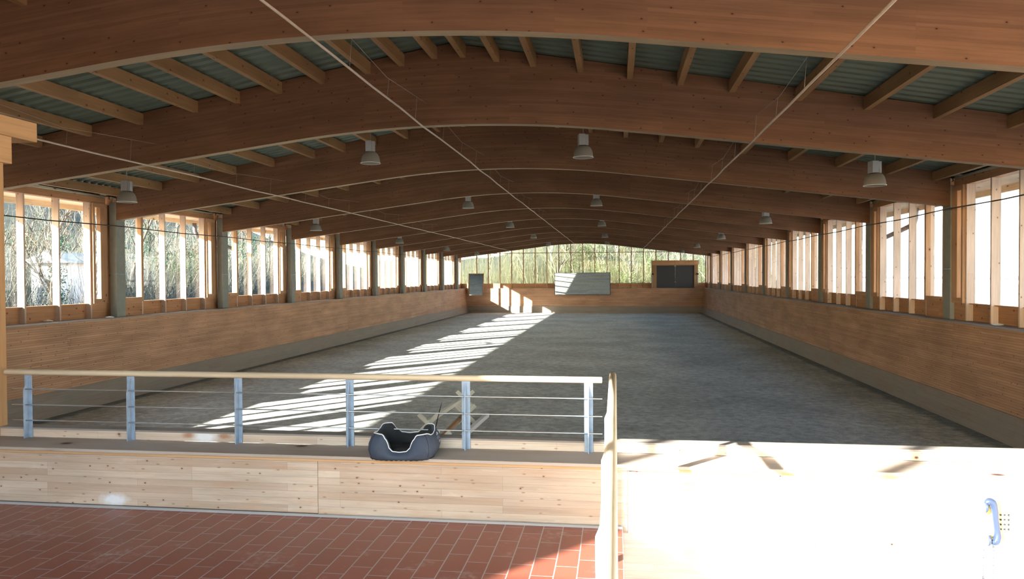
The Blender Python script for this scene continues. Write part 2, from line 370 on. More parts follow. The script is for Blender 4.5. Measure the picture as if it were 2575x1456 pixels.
# ------------------------------------------------------------ dimensions (metres, camera at the origin)
ZS, ZL = -3.15, -1.03                       # sand, ledge
XL, XR = -13.13, 7.54                       # inner faces of the columns
FL, FR = -13.45, 7.63                       # inner edges of the window fins
GL, GR = -13.61, 7.79                       # glass
YB, YE = -2.2, 63.9                         # back of the gallery, end wall
XC = -2.82
fronts = [2.45, 7.85, 12.8] + [18.17 + 5.4 * k for k in range(9)]     # near faces of roof arches and columns
def zr(x): return 4.08 - .172 * abs(x + 2.87)                          # underside of the roof sheet
def zb(x):
    r = abs(x - XC)
    return 1.544 + .126 * (10.33 - r) if r > 2.94 else 2.66 - .126 * r * r / 5.88

# ------------------------------------------------------------ shell
mb = MB(); mb.box(-12.95, 7.4, 5.0, 64.05, ZS - .15, ZS); struct(mb.build('floor', M['sand']), 'raked grey-brown riding sand covering the arena floor')
# gallery floor and the lower landing
mb = MB(); mb.box(-13.3, .04, YB, 4.74, -1.75, -1.6); struct(mb.build('floor', M['tile']), 'red clay tile floor of the gallery')
mb = MB(); mb.box(.04, 7.5, YB, 4.74, -3.15, -3.0); struct(mb.build('floor', M['plaster']), 'lower landing floor beside the tiled gallery')
mb = MB(); mb.box(-.01, .035, YB, 4.73, -3.0, -1.752); struct(mb.build('wall_stair', M['plaster']))
mb = MB(); mb.box(-13.3, .04, 4.722, 4.739, -1.6, -1.585); struct(mb.build('trim_1', M['grout']))
# side walls: boards leaning outwards over a dusty skirting
def side_wall(name, x_top, x_mid, x_bot, xo, y0, y1):
    s = 1 if x_top > 0 else -1
    root = struct(empty(name, (0, 0, 0)))
    mb = MB()
    prof = [(x_top, ZL - .02), (x_mid, -2.6), (xo, -2.6), (xo, ZL - .02)]
    if s < 0: prof = prof[::-1]
    mb.prism(prof, 1, y0, y1)
    mb2 = MB()
    n = 1
    P, Q = Vector((x_top, 0, ZL - .02)), Vector((x_mid, 0, -2.6))
    o = mb.build('wall_boards', M['tg'], root)
    # uv of the big inner face: u along the wall, v height
    me = o.data
    for poly in me.polygons:
        if abs(poly.normal.x) > .8:
            for li in poly.loop_indices:
                v = me.vertices[me.loops[li].vertex_index].co; me.uv_layers[0].data[li].uv = (v.y, v.z)
    mb = MB(); prof = [(x_mid - s * .02, -2.6), (x_bot, ZS - .1), (xo, ZS - .1), (xo, -2.6)]
    mb.prism(prof if s > 0 else prof[::-1], 1, y0, y1)
    o = mb.build('wall_skirting', M['skirt'], root); me = o.data
    for poly in me.polygons:
        if abs(poly.normal.x) > .5:
            for li in poly.loop_indices:
                v = me.vertices[me.loops[li].vertex_index].co; me.uv_layers[0].data[li].uv = (v.y, v.z)
    mb = MB(); mb.box(x_top - s * .03, xo, y0, y1, ZL - .025, ZL); mb.build('ledge_board', M['weathered'], root)
    return root
side_wall('wall_left', -13.0, -12.86, -12.72, -13.75, 5.13, YE)
side_wall('wall_right', 7.27, 7.21, 7.13, 7.93, 5.13, YE)
# low side walls beside the gallery
for s, a, b in ((-1, -13.75, -13.3), (1, 7.5, 7.93)):
    mb = MB(); mb.box(a, b, YB, 5.12, -3.2, ZL, g=1); struct(mb.build('wall_left' if s < 0 else 'wall_right', M['tg']))
# end wall
root = struct(empty('wall_end', (0, YE, 0)))
mb = MB(); mb.box(-13.75, 7.93, 0, .35, -2.58, ZL - .02, g=0); mb.build('wall_boards', M['tg'], root)
mb = MB(); mb.box(-13.75, 7.93, -.05, .35, ZS - .1, -2.58, g=0); mb.build('wall_skirting', M['skirt'], root)
mb = MB(); mb.box(-13.75, 7.93, -.02, .35, ZL - .02, ZL, g=0); mb.build('ledge_board', M['weathered'], root)

# ceiling: corrugated sheet with a roof deck above, both slopes
mb = MB(); A = .035
for x0, x1 in ((-14.6, -2.87), (-2.87, 8.86)):
    rows = []; y = YB - .9; k = 0
    while y < 65.2:
        for dy, h in ((0, 0), (.10, 0), (.135, A), (.215, A)):
            rows.append([(x0, y + dy, zr(x0) + h), (x1, y + dy, zr(x1) + h)])
        y += .25
    mb.grid(rows, None, smooth=False)
ceil = struct(mb.build('ceiling', M['sheet']), 'dark green corrugated metal roof sheet above the purlins')
mb = MB(); mb.prism([(-14.65, zr(-14.6) + .05), (-2.87, 4.14), (8.9, zr(8.86) + .05), (8.9, zr(8.86) + .22), (-2.87, 4.32), (-14.65, zr(-14.6) + .22)], 1, YB - 1, 65.3)
struct(mb.build('roof_deck', M['sheet']))
for i, (x0, x1) in enumerate(((-14.56, GL - .06), (GR + .06, 8.8))):
    mb = MB(); t = .035
    xa, xb = x0, x1
    mb.hexa([(xa, YB, zr(xa) - t - .04), (xb, YB, zr(xb) - t - .04), (xb, 65, zr(xb) - t - .04), (xa, 65, zr(xa) - t - .04),
             (xa, YB, zr(xa) - .01), (xb, YB, zr(xb) - .01), (xb, 65, zr(xb) - .01), (xa, 65, zr(xa) - .01)], g=1)
    xo = -14.58 if i == 0 else 8.82
    mb.box(xo - .03, xo + .03, YB, 65, 1.86, zr(xo) + .02, g=1)
    struct(mb.build('trim_%d' % (i + 2), M['soffit']))

# ------------------------------------------------------------ roof arches
def arch(y0, th=.18, name='roof_arch'):
    mb = MB(); N = 72; xs = [XL + .0 + (XR - XL) * i / N for i in range(N + 1)]
    for y, rev in ((y0, False), (y0 + th, True)):
        for a, b in zip(xs, xs[1:]):
            # split the face in height so that the layers follow the lower edge
            q = [(a, y, zb(a)), (b, y, zb(b)), (b, y, zr(b) - .004), (a, y, zr(a) - .004)]
            u = [(a, 0), (b, 0), (b, zr(b) - zb(b)), (a, zr(a) - zb(a))]
            if rev: q = q[::-1]; u = u[::-1]
            mb.face(q, u)
    for a, b in zip(xs, xs[1:]):
        mb.face([(a, y0, zb(a)), (a, y0 + th, zb(a)), (b, y0 + th, zb(b)), (b, y0, zb(b))], [(a, 30), (a, 30 + th), (b, 30 + th), (b, 30)])
        mb.face([(a, y0, zr(a) - .004), (b, y0, zr(b) - .004), (b, y0 + th, zr(b) - .004), (a, y0 + th, zr(a) - .004)])
    nun = len(xs) - 1; base_f = 2 * nun
    for x in (xs[0], xs[-1]):
        q = [(x, y0, zb(x)), (x, y0, zr(x) - .004), (x, y0 + th, zr(x) - .004), (x, y0 + th, zb(x))]
        mb.face(q if x < 0 else q[::-1])
    o = mb.build(name, [M['glulam_worn'] if abs(y0 - 7.85) < .1 else M['glulam'], M['arch_edge']])
    for k in range(nun): o.data.polygons[base_f + 2 * k].material_index = 1
    return o
where = ['roof arch over the gallery behind the photographer', 'cut off by the top edge of the photo, closest of all',
         'with the row of purlins running onto its face, second from the gallery', 'resting on the first pair of visible columns']
for i, y in enumerate(fronts):
    o = arch(y)
    lab = ('arched glulam beam ' + where[i]) if i < 4 else 'arched glulam beam, %s from the gallery counting towards the end window' % ORD[i - 1]
    if i == 0: lab = 'arched glulam roof beam over the tiled gallery floor'
    tag(o, lab, 'roof beam', 'arched glulam roof beams', 'thing')

# ------------------------------------------------------------ purlins
PX = [-12.85, -11.85, -10.8, -9.77, -8.72, -7.63, -6.81, -6.0, -5.18, -4.34, -3.72, -3.13, -2.62, -2.03, -1.39, -.58, .25, 1.08, 1.92, 2.98, 4.04, 5.1, 6.2, 7.2]
def purlin_mesh(L):
    mb = MB(); mb.box(-.05, .05, 0, L, 0, .205, g=1); return mb
gap_n = ['between the gallery arch and the closest arch', 'between the closest and second arches', 'between the second and third arches', 'between the third and fourth arches', 'between the fourth and fifth arches']
for b in range(0, 5):
    y0 = fronts[b] + .18; L = fronts[b + 1] - y0
    src = None
    for i, x in enumerate(PX):
        z = zr(abs(x + 2.87) - 2.87 + .05) - .215 if True else 0
        if src is None: src = purlin_mesh(L).build('purlin', M['purlin']); o = src
        else: o = src.copy(); COL.objects.link(o)
        o.location = (x, y0, z)
        tag(o, 'timber purlin, %s from the left eave, %s' % (ORD[i], gap_n[b]), 'purlin', 'purlins ' + gap_n[b], 'thing')

# ------------------------------------------------------------ columns
def column(side, y0, lab):
    s = -1 if side == 'l' else 1; xi = XL if s < 0 else XR; xo = xi + s * .2
    root = empty('column', (xi, y0 + .14, ZL)); tag(root, lab, 'column', 'grey columns along the %s windows' % ('left' if s < 0 else 'right'), 'thing')
    mb = MB(); mb.box(0, xo - xi, -.15, .21, 0, 3.05, g=2)
    mb.build('shaft', M['column'], root, bevel=.012)
    mb = MB(); mb.tube([(-s * .02, -.2, 1.15), (-s * .02, .18, 1.15)], .012, 6); mb.build('tie_bar', M['steel'], root)
vis = fronts[3:]
for i, y in enumerate(vis):
    column('l', y, 'grey square column by the left windows, %s from the gallery' % ORD[i])
    column('r', y, 'grey square column by the right windows, %s from the gallery' % ORD[i])
for y in (fronts[1], fronts[2]):
    for sd_ in 'lr':
        column(sd_, y, 'grey square column by the %s windows, %s the visible ones' % ('left' if sd_ == 'l' else 'right', 'just before' if y > 10 else 'beside the gallery, before'))

# ------------------------------------------------------------ side windows
wn_i = 0
def side_window(side, ya, yb):
    global wn_i
    wn_i += 1; s = -1 if side == 'l' else 1
    fi = FL if s < 0 else FR; gl = GL if s < 0 else GR
    root = struct(empty('window_%d' % wn_i, (gl, ya, 0)))
    L = yb - ya; X = lambda x: x - gl
    fins = [L - 5.12 + o for o in (1.28, 2.39, 3.48, 4.57)]
    fins = [f for f in fins if f > .35]
    for f in fins:
        mb = MB(); mb.box(X(fi), X(gl + s * .02), f - .05, f, ZL, 1.97, g=2); mb.build('mullion', M['fin'], root)
    mb = MB(); mb.box(X(gl - s * .02), X(gl + s * .05), 0, L, ZL, -.66, g=1); mb.build('sill_panel', M['niche'], root)
    mb = MB(); mb.box(X(gl - s * .1), X(gl + s * .05), 0, L, -.66, -.645, g=1); mb.build('sill_cap', M['niche'], root)
    mb = MB(); mb.box(X(fi - s * .01), X(gl + s * .05), 0, L, 1.97, 2.13, g=1); mb.box(X(gl - s * .06), X(gl + s * .05), 0, L, 2.13, 2.215, g=1)
    mb.build('header', M['niche'], root)
    mb = MB(); mb.tube([(X(fi + s * .03), 0, 2.17), (X(fi + s * .03), L, 2.17)], .04, 8); mb.build('roller_tube', M['soffit'], root)
    mb = MB(); mb.box(X(fi + s * .051), X(gl + s * .03), L + .01, L + .27, ZL, 1.97, g=2); mb.build('jamb', M['niche'], root)
    edges = [0.0] + fins + [L]
    pm = MB()
    for i, (a, b) in enumerate(zip(edges, edges[1:])):
        b2 = b - .05 if i < len(fins) else b
        cas = i == 0 or i == len(edges) - 2
        z0 = -.645
        if cas and b2 - a > .2:
            z0 = -.53; w_ = .085; xa, xb = X(fi - s * .06), X(fi + s * .05); m2 = MB(); wa, wb = (.2, .1) if i == 0 else (.08, .27)
            m2.box(xa, xb, a, b2, -.645, -.53, g=1); m2.box(xa, xb, a, b2, 1.86, 1.97, g=1)
            m2.box(xa, xb, a, a + wa, -.53, 1.86, g=2); m2.box(xa, xb, b2 - wb, b2, -.53, 1.86, g=2)
            fr = m2.build('sash_frame', M['sash'], root)
            m2 = MB(); m2.box(X(fi), X(gl), a, b2, ZL, -.646, g=1); m2.build('sill_panel', M['niche'], root)
            pm.box(X(fi + s * .03) - .004, X(fi + s * .03) + .004, a + wa, b2 - wb, -.53, 1.86)
        elif b2 - a > .02:
            pm.box(X(gl) - .004, X(gl) + .004, a, b2, -.645, 1.97)
    pm.build('pane', M['glass'], root)
bays = [(YB + .12, 2.45)] + [(a + .28, b) for a, b in zip(fronts, fronts[1:])] + [(fronts[-1] + .28, YE + .2)]
for ya, yb in bays:
    side_window('l', ya, yb)
for ya, yb in bays:
    side_window('r', ya, yb)

# thin cable in front of the side windows
for s, x, z, lab in ((-1, -13.02, 1.385, 'thin dark cable strung along the left windows in front of the columns'), (1, 7.43, 1.47, 'thin dark cable strung along the right windows in front of the columns')):
    mb = MB(); pts = []
    ys = [5.5] + [y + .1 for y in fronts[2:]] + [63.8]
    for a, b in zip(ys, ys[1:]):
        pts += [(x, a, z), (x, (a + b) / 2, z - .03)]
    pts.append((x, 63.8, z)); mb.tube(pts, .015, 6); tag(mb.build('cable', M['black']), lab, 'cable')

# ------------------------------------------------------------ end window
wn_i += 1
root = struct(empty('window_%d' % wn_i, (0, YE + .25, 0)), 'arched end window wall of tall panes above the board wall')
EM = [-12.02 + i * 1.0268 for i in range(20)]
for x in EM:
    zt = zr(x) - .01
    mb = MB(); mb.box(x - .035, x + .035, -.12, .1, ZL, zt, g=2); mb.build('mullion', M['niche'], root)
mb = MB(); mb.box(GL, GR, -.07, .05, 1.985, 2.035, g=0); mb.build('transom', M['niche'], root)
mb = MB(); mb.box(GL, GR, -.02, .08, ZL, -.62, g=0); mb.build('sill_panel', M['niche'], root)
mb = MB(); P = [(GL, -.62), (GR, -.62), (GR, zr(GR) - .01), (-2.87, 4.07), (GL, zr(GL) - .01)]
mb.prism(P, 1, .0, .008); mb.build('pane', M['glass'], root)

# ------------------------------------------------------------ unseen gallery back wall, outline invented to shape the sunlight (behind the photographer)
mb = MB(); mb.prism([(-13.75, -3.2), (-5.9, -3.2), (-5.9, 2.03), (-8.4, 3.36), (-8.4, 3.1), (-13.75, 2.15)], 1, YB - .1, YB + .1, g=0)  # sloped top edge invented to cast the diagonal shade on the railing
struct(mb.build('wall_back_sun_mask', M['pale']))
def ztop(x): return zr(x) - .01
mb = MB(); mb.prism([(-8.4, 3.1), (-8.4, ztop(-8.4) - .001), (-2.87, 4.07), (3.0, ztop(3.0)), (3.0, 3.05)][::-1] if False else [(-8.4, 3.05), (3.0, 3.05), (3.0, ztop(3.0)), (-2.87, 4.07), (-8.4, ztop(-8.4))], 1, YB - .09, YB + .09)  # unseen head, kept low enough to hold sun off the visible sand
struct(mb.build('wall_back_sun_mask', M['tg']))
mb = MB(); mb.box(-5.86, -3.6, YB - .08, YB + .08, -3.2, 1.12, g=0); struct(mb.build('wall_back_sun_mask', M['pale']))  # unseen low wall added to keep sun off the tiles
wn_i += 1
root = struct(empty('window_%d' % wn_i, (0, YB, 0)))
for x in [-5.9 + 1.65 * i for i in range(9)]:
    mb = MB(); mb.box(x - .03, x + .03, -.06, .06, -3.2, min(3.05, zr(x) - .03), g=2); mb.build('mullion', M['fin'], root)
mb = MB(); mb.prism([(-5.9, -3.2), (GR, -3.2), (GR, 2.2), (3.0, 3.04), (-7.8, 3.04), (-5.9, 2.03)], 1, -.004, .004); mb.build('pane', M['glass'], root)

# ------------------------------------------------------------ parapet in front of the gallery
Yb = 4.75
mb = MB(); mb.box(-13.3, -1.986, Yb, Yb + .06, -1.585, -1.225, g=0); mb.box(-1.983, .07, Yb, Yb + .06, -1.63, -1.225, g=0)
struct(mb.build('wall_front', M['pale']), 'pale knotty board front under the bench beside the red tiles')
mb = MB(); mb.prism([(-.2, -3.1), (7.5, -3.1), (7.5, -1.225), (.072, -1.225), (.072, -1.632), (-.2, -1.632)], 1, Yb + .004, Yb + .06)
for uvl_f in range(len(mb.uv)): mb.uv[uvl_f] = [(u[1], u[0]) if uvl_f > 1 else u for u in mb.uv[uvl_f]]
struct(mb.build('wall_front', M['pale_sun_tint']), 'sunlit pale board front that carries the wall telephone')
mb = MB(); mb.box(-13.3, .07, Yb + .065, 5.12, -3.2, -1.23, g=0); mb.box(.07, 7.5, Yb + .065, 5.12, -3.2, -1.23, g=0)
struct(mb.build('wall_front', M['skirt']))
br = empty('bench', (0, 4.9, -1.185)); tag(br, 'long grey-brown plank bench running along the foot of the steel railing', 'bench', kind='thing')
mb = MB(); mb.box(-13.3, 7.5, -.2, .116, -.022, 0, g=0); mb.build('seat', M['bench'], br, bevel=.004)
mb = MB(); mb.box(-13.3, 7.5, -.185, -.155, -.04, -.023, g=0); mb.build('nosing', M['nosing'], br)
mb = MB(); mb.box(-13.3, 7.5, 5.018, 5.07, -1.184, -1.126, g=0); struct(mb.build('wall_front', M['upstand']), 'low pale upstand board behind the bench')
mb = MB(); mb.box(-13.3, 7.5, 5.012, 5.125, -1.125, -1.113, g=0); struct(mb.build('trim_4', M['weathered']))

# timber post and beam at the left edge of the gallery
pr = tag(empty('timber_post', (-4.73, 4.97, -1.185)), 'orange timber post on the bench at the left edge of the photo', 'post', kind='thing')
mb = MB(); mb.box(-.125, .125, -.12, .12, 0, 2.07, g=2); mb.build('shaft', M['post'], pr, bevel=.006)
mb = MB(); mb.box(-.12, .127, -.45, .2, 2.071, 2.28, g=1); mb.build('bracket', M['post'], pr, bevel=.005)
mb = MB(); mb.box(-4.86, -4.605, .2, 5.43, 1.097, 1.25, g=1); tag(mb.build('timber_beam', M['post'], bevel=.006), 'orange timber beam end lying on top of the left edge post', 'beam', kind='thing')

# ------------------------------------------------------------ railings
def t_post(root, x, y, zb_, zt, axis=1):
    """T-section post: flange away from the walker, tapering web towards him; axis 1: web along -y, 0: web along -x"""
    mb = MB(); z0, z1 = zb_, zt
    def P(a, d, z): return (x + a, y + d, z) if axis == 1 else (x - d * -1, y + a, z)
    def bx(a0, a1, d0, d1, za, zc):
        if axis == 1: mb.box(x + a0, x + a1, y + d0, y + d1, za, zc, g=2)
        else: mb.box(x + d0, x + d1, y + a0, y + a1, za, zc, g=2)
    bx(-.029, .029, 0, .006, z0, z1)
    # web: trapezoid tapering at the top
    web = [(0, z0), (-.045, z0), (-.045, z1 - .12), (-.004, z1 - .02), (0, z1 - .02)]
    if axis == 1: mb.prism([(y + d, z) for d, z in web], 0, x - .003, x + .003)
    else: mb.prism([(x + d, z) for d, z in web], 1, y - .003, y + .003)
    return mb.build('post', M['steel'], root)
rr = tag(empty('railing', (-2.3, 5.03, -1.185)), 'galvanised steel railing with three wires and a round wooden handrail on the bench', 'railing', kind='thing')
loc = Vector((-2.3, 5.0, -1.185))
rr.location = loc
for x in (-4.359, -3.525, -2.686, -1.852, -1.021, -.182):
    t_post(rr, x - loc.x, .008, 0, .472)
mb = MB(); y = .012
mb.tube([(-4.55 - loc.x, y, .487)] + [(-4.55 + 4.45 * i / 8 - loc.x, y, .487) for i in range(1, 8)] + [(-.09 - loc.x, y, .487)], .0215, 14)
mb.build('handrail', M['rail'], rr, bevel=.006)
for dz in (.366, .248, .132):
    mb = MB(); mb.tube([(-4.47 - loc.x, -.02, dz), (-.09 - loc.x, -.02, dz)], .0045, 6); mb.build('wire', M['wire'], rr)
sr = tag(empty('railing', (-.045, 2.2, -1.6)), 'handrail with steel posts running from the camera towards the bench beside the stair', 'railing', kind='thing')
for y in (4.18, 3.22, 2.27, 1.32, .37):
    t_post(sr, .026, y - 2.2, 0, .925, axis=0)
mb = MB(); mb.tube([(.025, 4.93 - 2.2, .945)] + [(.025, -2 + i * .95, .945) for i in range(4, -1, -1)], .0235, 14); mb.build('handrail', M['rail'], sr)


# ------------------------------------------------------------ irrigation pipes under the arches
for nm, x, z, y0, lab in (('a', -3.25, 2.585, 3.0, 'pale irrigation pipe hung under the arches near the ridge, running to the end window'),
                      ('b', -8.35, 2.045, 3.0, 'pale irrigation pipe hung under the arches on the left side of the hall'),
                      ('c', 2.13, 2.105, 3.0, 'pale irrigation pipe hung under the arches on the right side of the hall')):
    root = tag(empty('irrigation_pipe', (x, y0, z)), lab, 'pipe', kind='thing')
    mb = MB(); pts = []; yy = 0
    while yy < 58:
        pts.append((random.uniform(-.012, .012), yy, random.uniform(-.012, .006))); yy += 1.35
    mb.tube(pts, .015, 8); mb.build('tube', M['pipe'], root)
    for a, b in list(zip(fronts[1:], fronts[2:]))[:5]:
        h0 = .42
        MB().tube([(.03, a + .18 - y0, h0), (.03, (a + b) / 2 - y0, h0 - .16), (.03, b - y0, h0)], .003, 5).build('support_wire', M['thinwire'], root)
        for t in (.18, .5, .82):
            yk = a + .18 + (b - a - .18) * t - y0; hh = h0 - .16 * (1 - abs(2 * t - 1))
            MB().tube([(.03, yk, hh), (.002, yk, .012)], .0025, 4).build('dropper_wire', M['thinwire'], root)

# ------------------------------------------------------------ lamps
LX = [-11.0, -5.25, -.66, 5.08]; LZ = [1.74, 2.47, 2.47, 1.76]
lname = ['outer left', 'inner left', 'inner right', 'outer right']
def lamp(ztop_):
    root = empty('pendant_lamp')
    prof = [(.085, .232), (.118, .226), (.145, .205), (.168, .172), (.187, .125), (.199, .07), (.205, .015), (.214, .0), (.214, -.008), (.2, -.004), (.193, .068), (.181, .122), (.162, .168), (.14, .198), (.115, .218), (.082, .224)]
    sh = MB().lathe([(r, z) for r, z in prof], (0, 0, 0), 28); sh.build('lamp_shade', M['shade'], root)
    rm = MB(); rm.tube([(.212 * math.cos(a), .212 * math.sin(a), -.003) for a in [2 * math.pi * i / 28 for i in range(28)]], .006, 6, closed=True); rm.build('rim', M['piping'], root)
    hs = MB(); n = 6
    hs.box(-.10, .03, -.085, .085, .24, .475); hs.box(.031, .10, -.07, .07, .242, .465); hs.box(.045, .09, -.078, -.071, .235, .36)
    hs.build('housing', M['lampbody'], root, bevel=.008)
    cl = MB().lathe([(.08, .228), (.105, .230), (.105, .238), (.08, .24)], (0, 0, 0), 24); cl.build('collar', M['black'], root)
    bl = MB().lathe([(.0, .03), (.03, .045), (.042, .085), (.036, .13), (.022, .17), (.02, .2)], (0, 0, 0), 16); bl.build('bulb', M['white'], root)
    rd = MB().tube([(0, 0, .47), (0, 0, ztop_)], .008, 6); rd.build('hanger', M['thinwire'], root)
    return root
protos = [lamp(zr(LX[i]) - .0 - LZ[i]) for i in range(4)]
for r in range(5):
    y = 15.6 + 10.8 * r
    for i in range(4):
        o = protos[i] if r == 0 else copy_tree(protos[i])
        o.location = (LX[i], y, LZ[i]); o.rotation_euler = (0, 0, .25)
        tag(o, 'grey bell-shaped hall lamp, %s of its row, %s row from the gallery' % (lname[i], ORD[r]), 'lamp', 'bell-shaped hall lamps', 'thing')

# ------------------------------------------------------------ mirrors and gate at the end wall
root = tag(empty('wall_mirror', (-2.81, 63.72, -1.61)), 'wide riding hall mirror in the middle of the end wall, reflecting the sand', 'mirror', kind='thing')
root.rotation_euler = (math.radians(2.7), 0, 0)
mb = MB(); mb.box(-2.33, 2.33, 0, .02, .03, 1.87); mb.build('mirror_glass', M['mirror'], root)
mb = MB()
for a in ((-2.37, 2.37, .0, .03), (-2.37, 2.37, 1.87, 1.9)): mb.box(a[0], a[1], -.015, .05, a[2], a[3])
for a in (-2.37, 2.33): mb.box(a, a + .04, -.015, .05, .0, 1.9)
mb.build('frame', M['dark'], root)
root = tag(empty('corner_mirror', (-11.95, 63.2, -1.68)), 'tall framed corner mirror leaning at the left end of the end wall', 'mirror', kind='thing')
root.rotation_euler = (math.radians(5), 0, math.radians(34))
mb = MB(); mb.box(-.62, .62, 0, .02, .06, 1.88); mb.build('mirror_glass', M['mirror'], root)
mb = MB(); mb.box(-.7, .7, -.02, .1, 0, .06, g=0); mb.box(-.7, .7, -.02, .1, 1.88, 1.94, g=0); mb.box(-.7, -.62, -.02, .1, 0, 1.94, g=2); mb.box(.62, .7, -.02, .1, 0, 1.94, g=2); mb.build('frame', M['purlin'], root)
mb = MB(); mb.bar((-.5, .12, .9), (-.2, .55, .95), .05, .05); mb.bar((.5, .12, .9), (.3, .45, .95), .05, .05); mb.build('bracket', M['black'], root)

root = struct(empty('door_1', (4.95, 63.75, ZL)), 'dark double door in a timber surround above the end wall boards')
mb = MB(); mb.box(-1.96, 1.93, -.1, .15, 1.93, 2.3, g=0); mb.build('lintel', M['niche'], root)
mb = MB(); mb.box(-1.9, 1.86, -.05, .15, 1.87, 1.929, g=0); mb.build('door_frame', M['purlin'], root)
for a, b in ((-1.9, -1.53), (1.55, 1.86)):
    mb = MB(); mb.box(a, b, -.08, .3, 0, 1.87, g=2); mb.build('door_frame', M['purlin'], root)
mb = MB(); mb.box(-1.95, -1.901, -.1, .3, 0, 1.93, g=2); mb.build('door_frame', M['niche'], root)
for a, b in ((-1.53, .005), (.015, 1.55)):
    mb = MB(); mb.box(a, b, .02, .07, .0, 1.87, g=2); lf = mb.build('door_leaf', M['dark'], root)
mb = MB(); mb.box(-.07, .07, -.0, .02, 1.81, 1.85); mb.box(-.05, .05, -.0, .02, .48, .5); mb.build('door_handle', M['wire'], root)
for x, lab in ((-1.86, 'small black floodlight on the left jamb of the dark double door'), (1.82, 'small black floodlight on the right jamb of the dark double door')):
    r2 = tag(empty('floodlight', (4.95 + x, 63.62, .12)), lab, 'floodlight', kind='thing')
    mb = MB(); mb.box(-.09, .09, -.06, .04, -.06, .07); mb.build('lamp_head', M['black'], r2, bevel=.01)
    mb = MB(); mb.bar((0, .02, -.02), (0, .07, -.14), .04, .03); mb.build('bracket', M['black'], r2)
    mb = MB(); mb.tube([(0, .03, -.06), (0, .035, -1.1)], .018, 6); mb.build('conduit', M['steel'], r2)
# vertical seams of the lower gate boards
mb = MB()
for x in (3.05, 4.62): mb.box(x, x + .02, YE - .008, YE, -2.55, ZL - .03, g=2)
struct(mb.build('trim_5', M['skirt']))

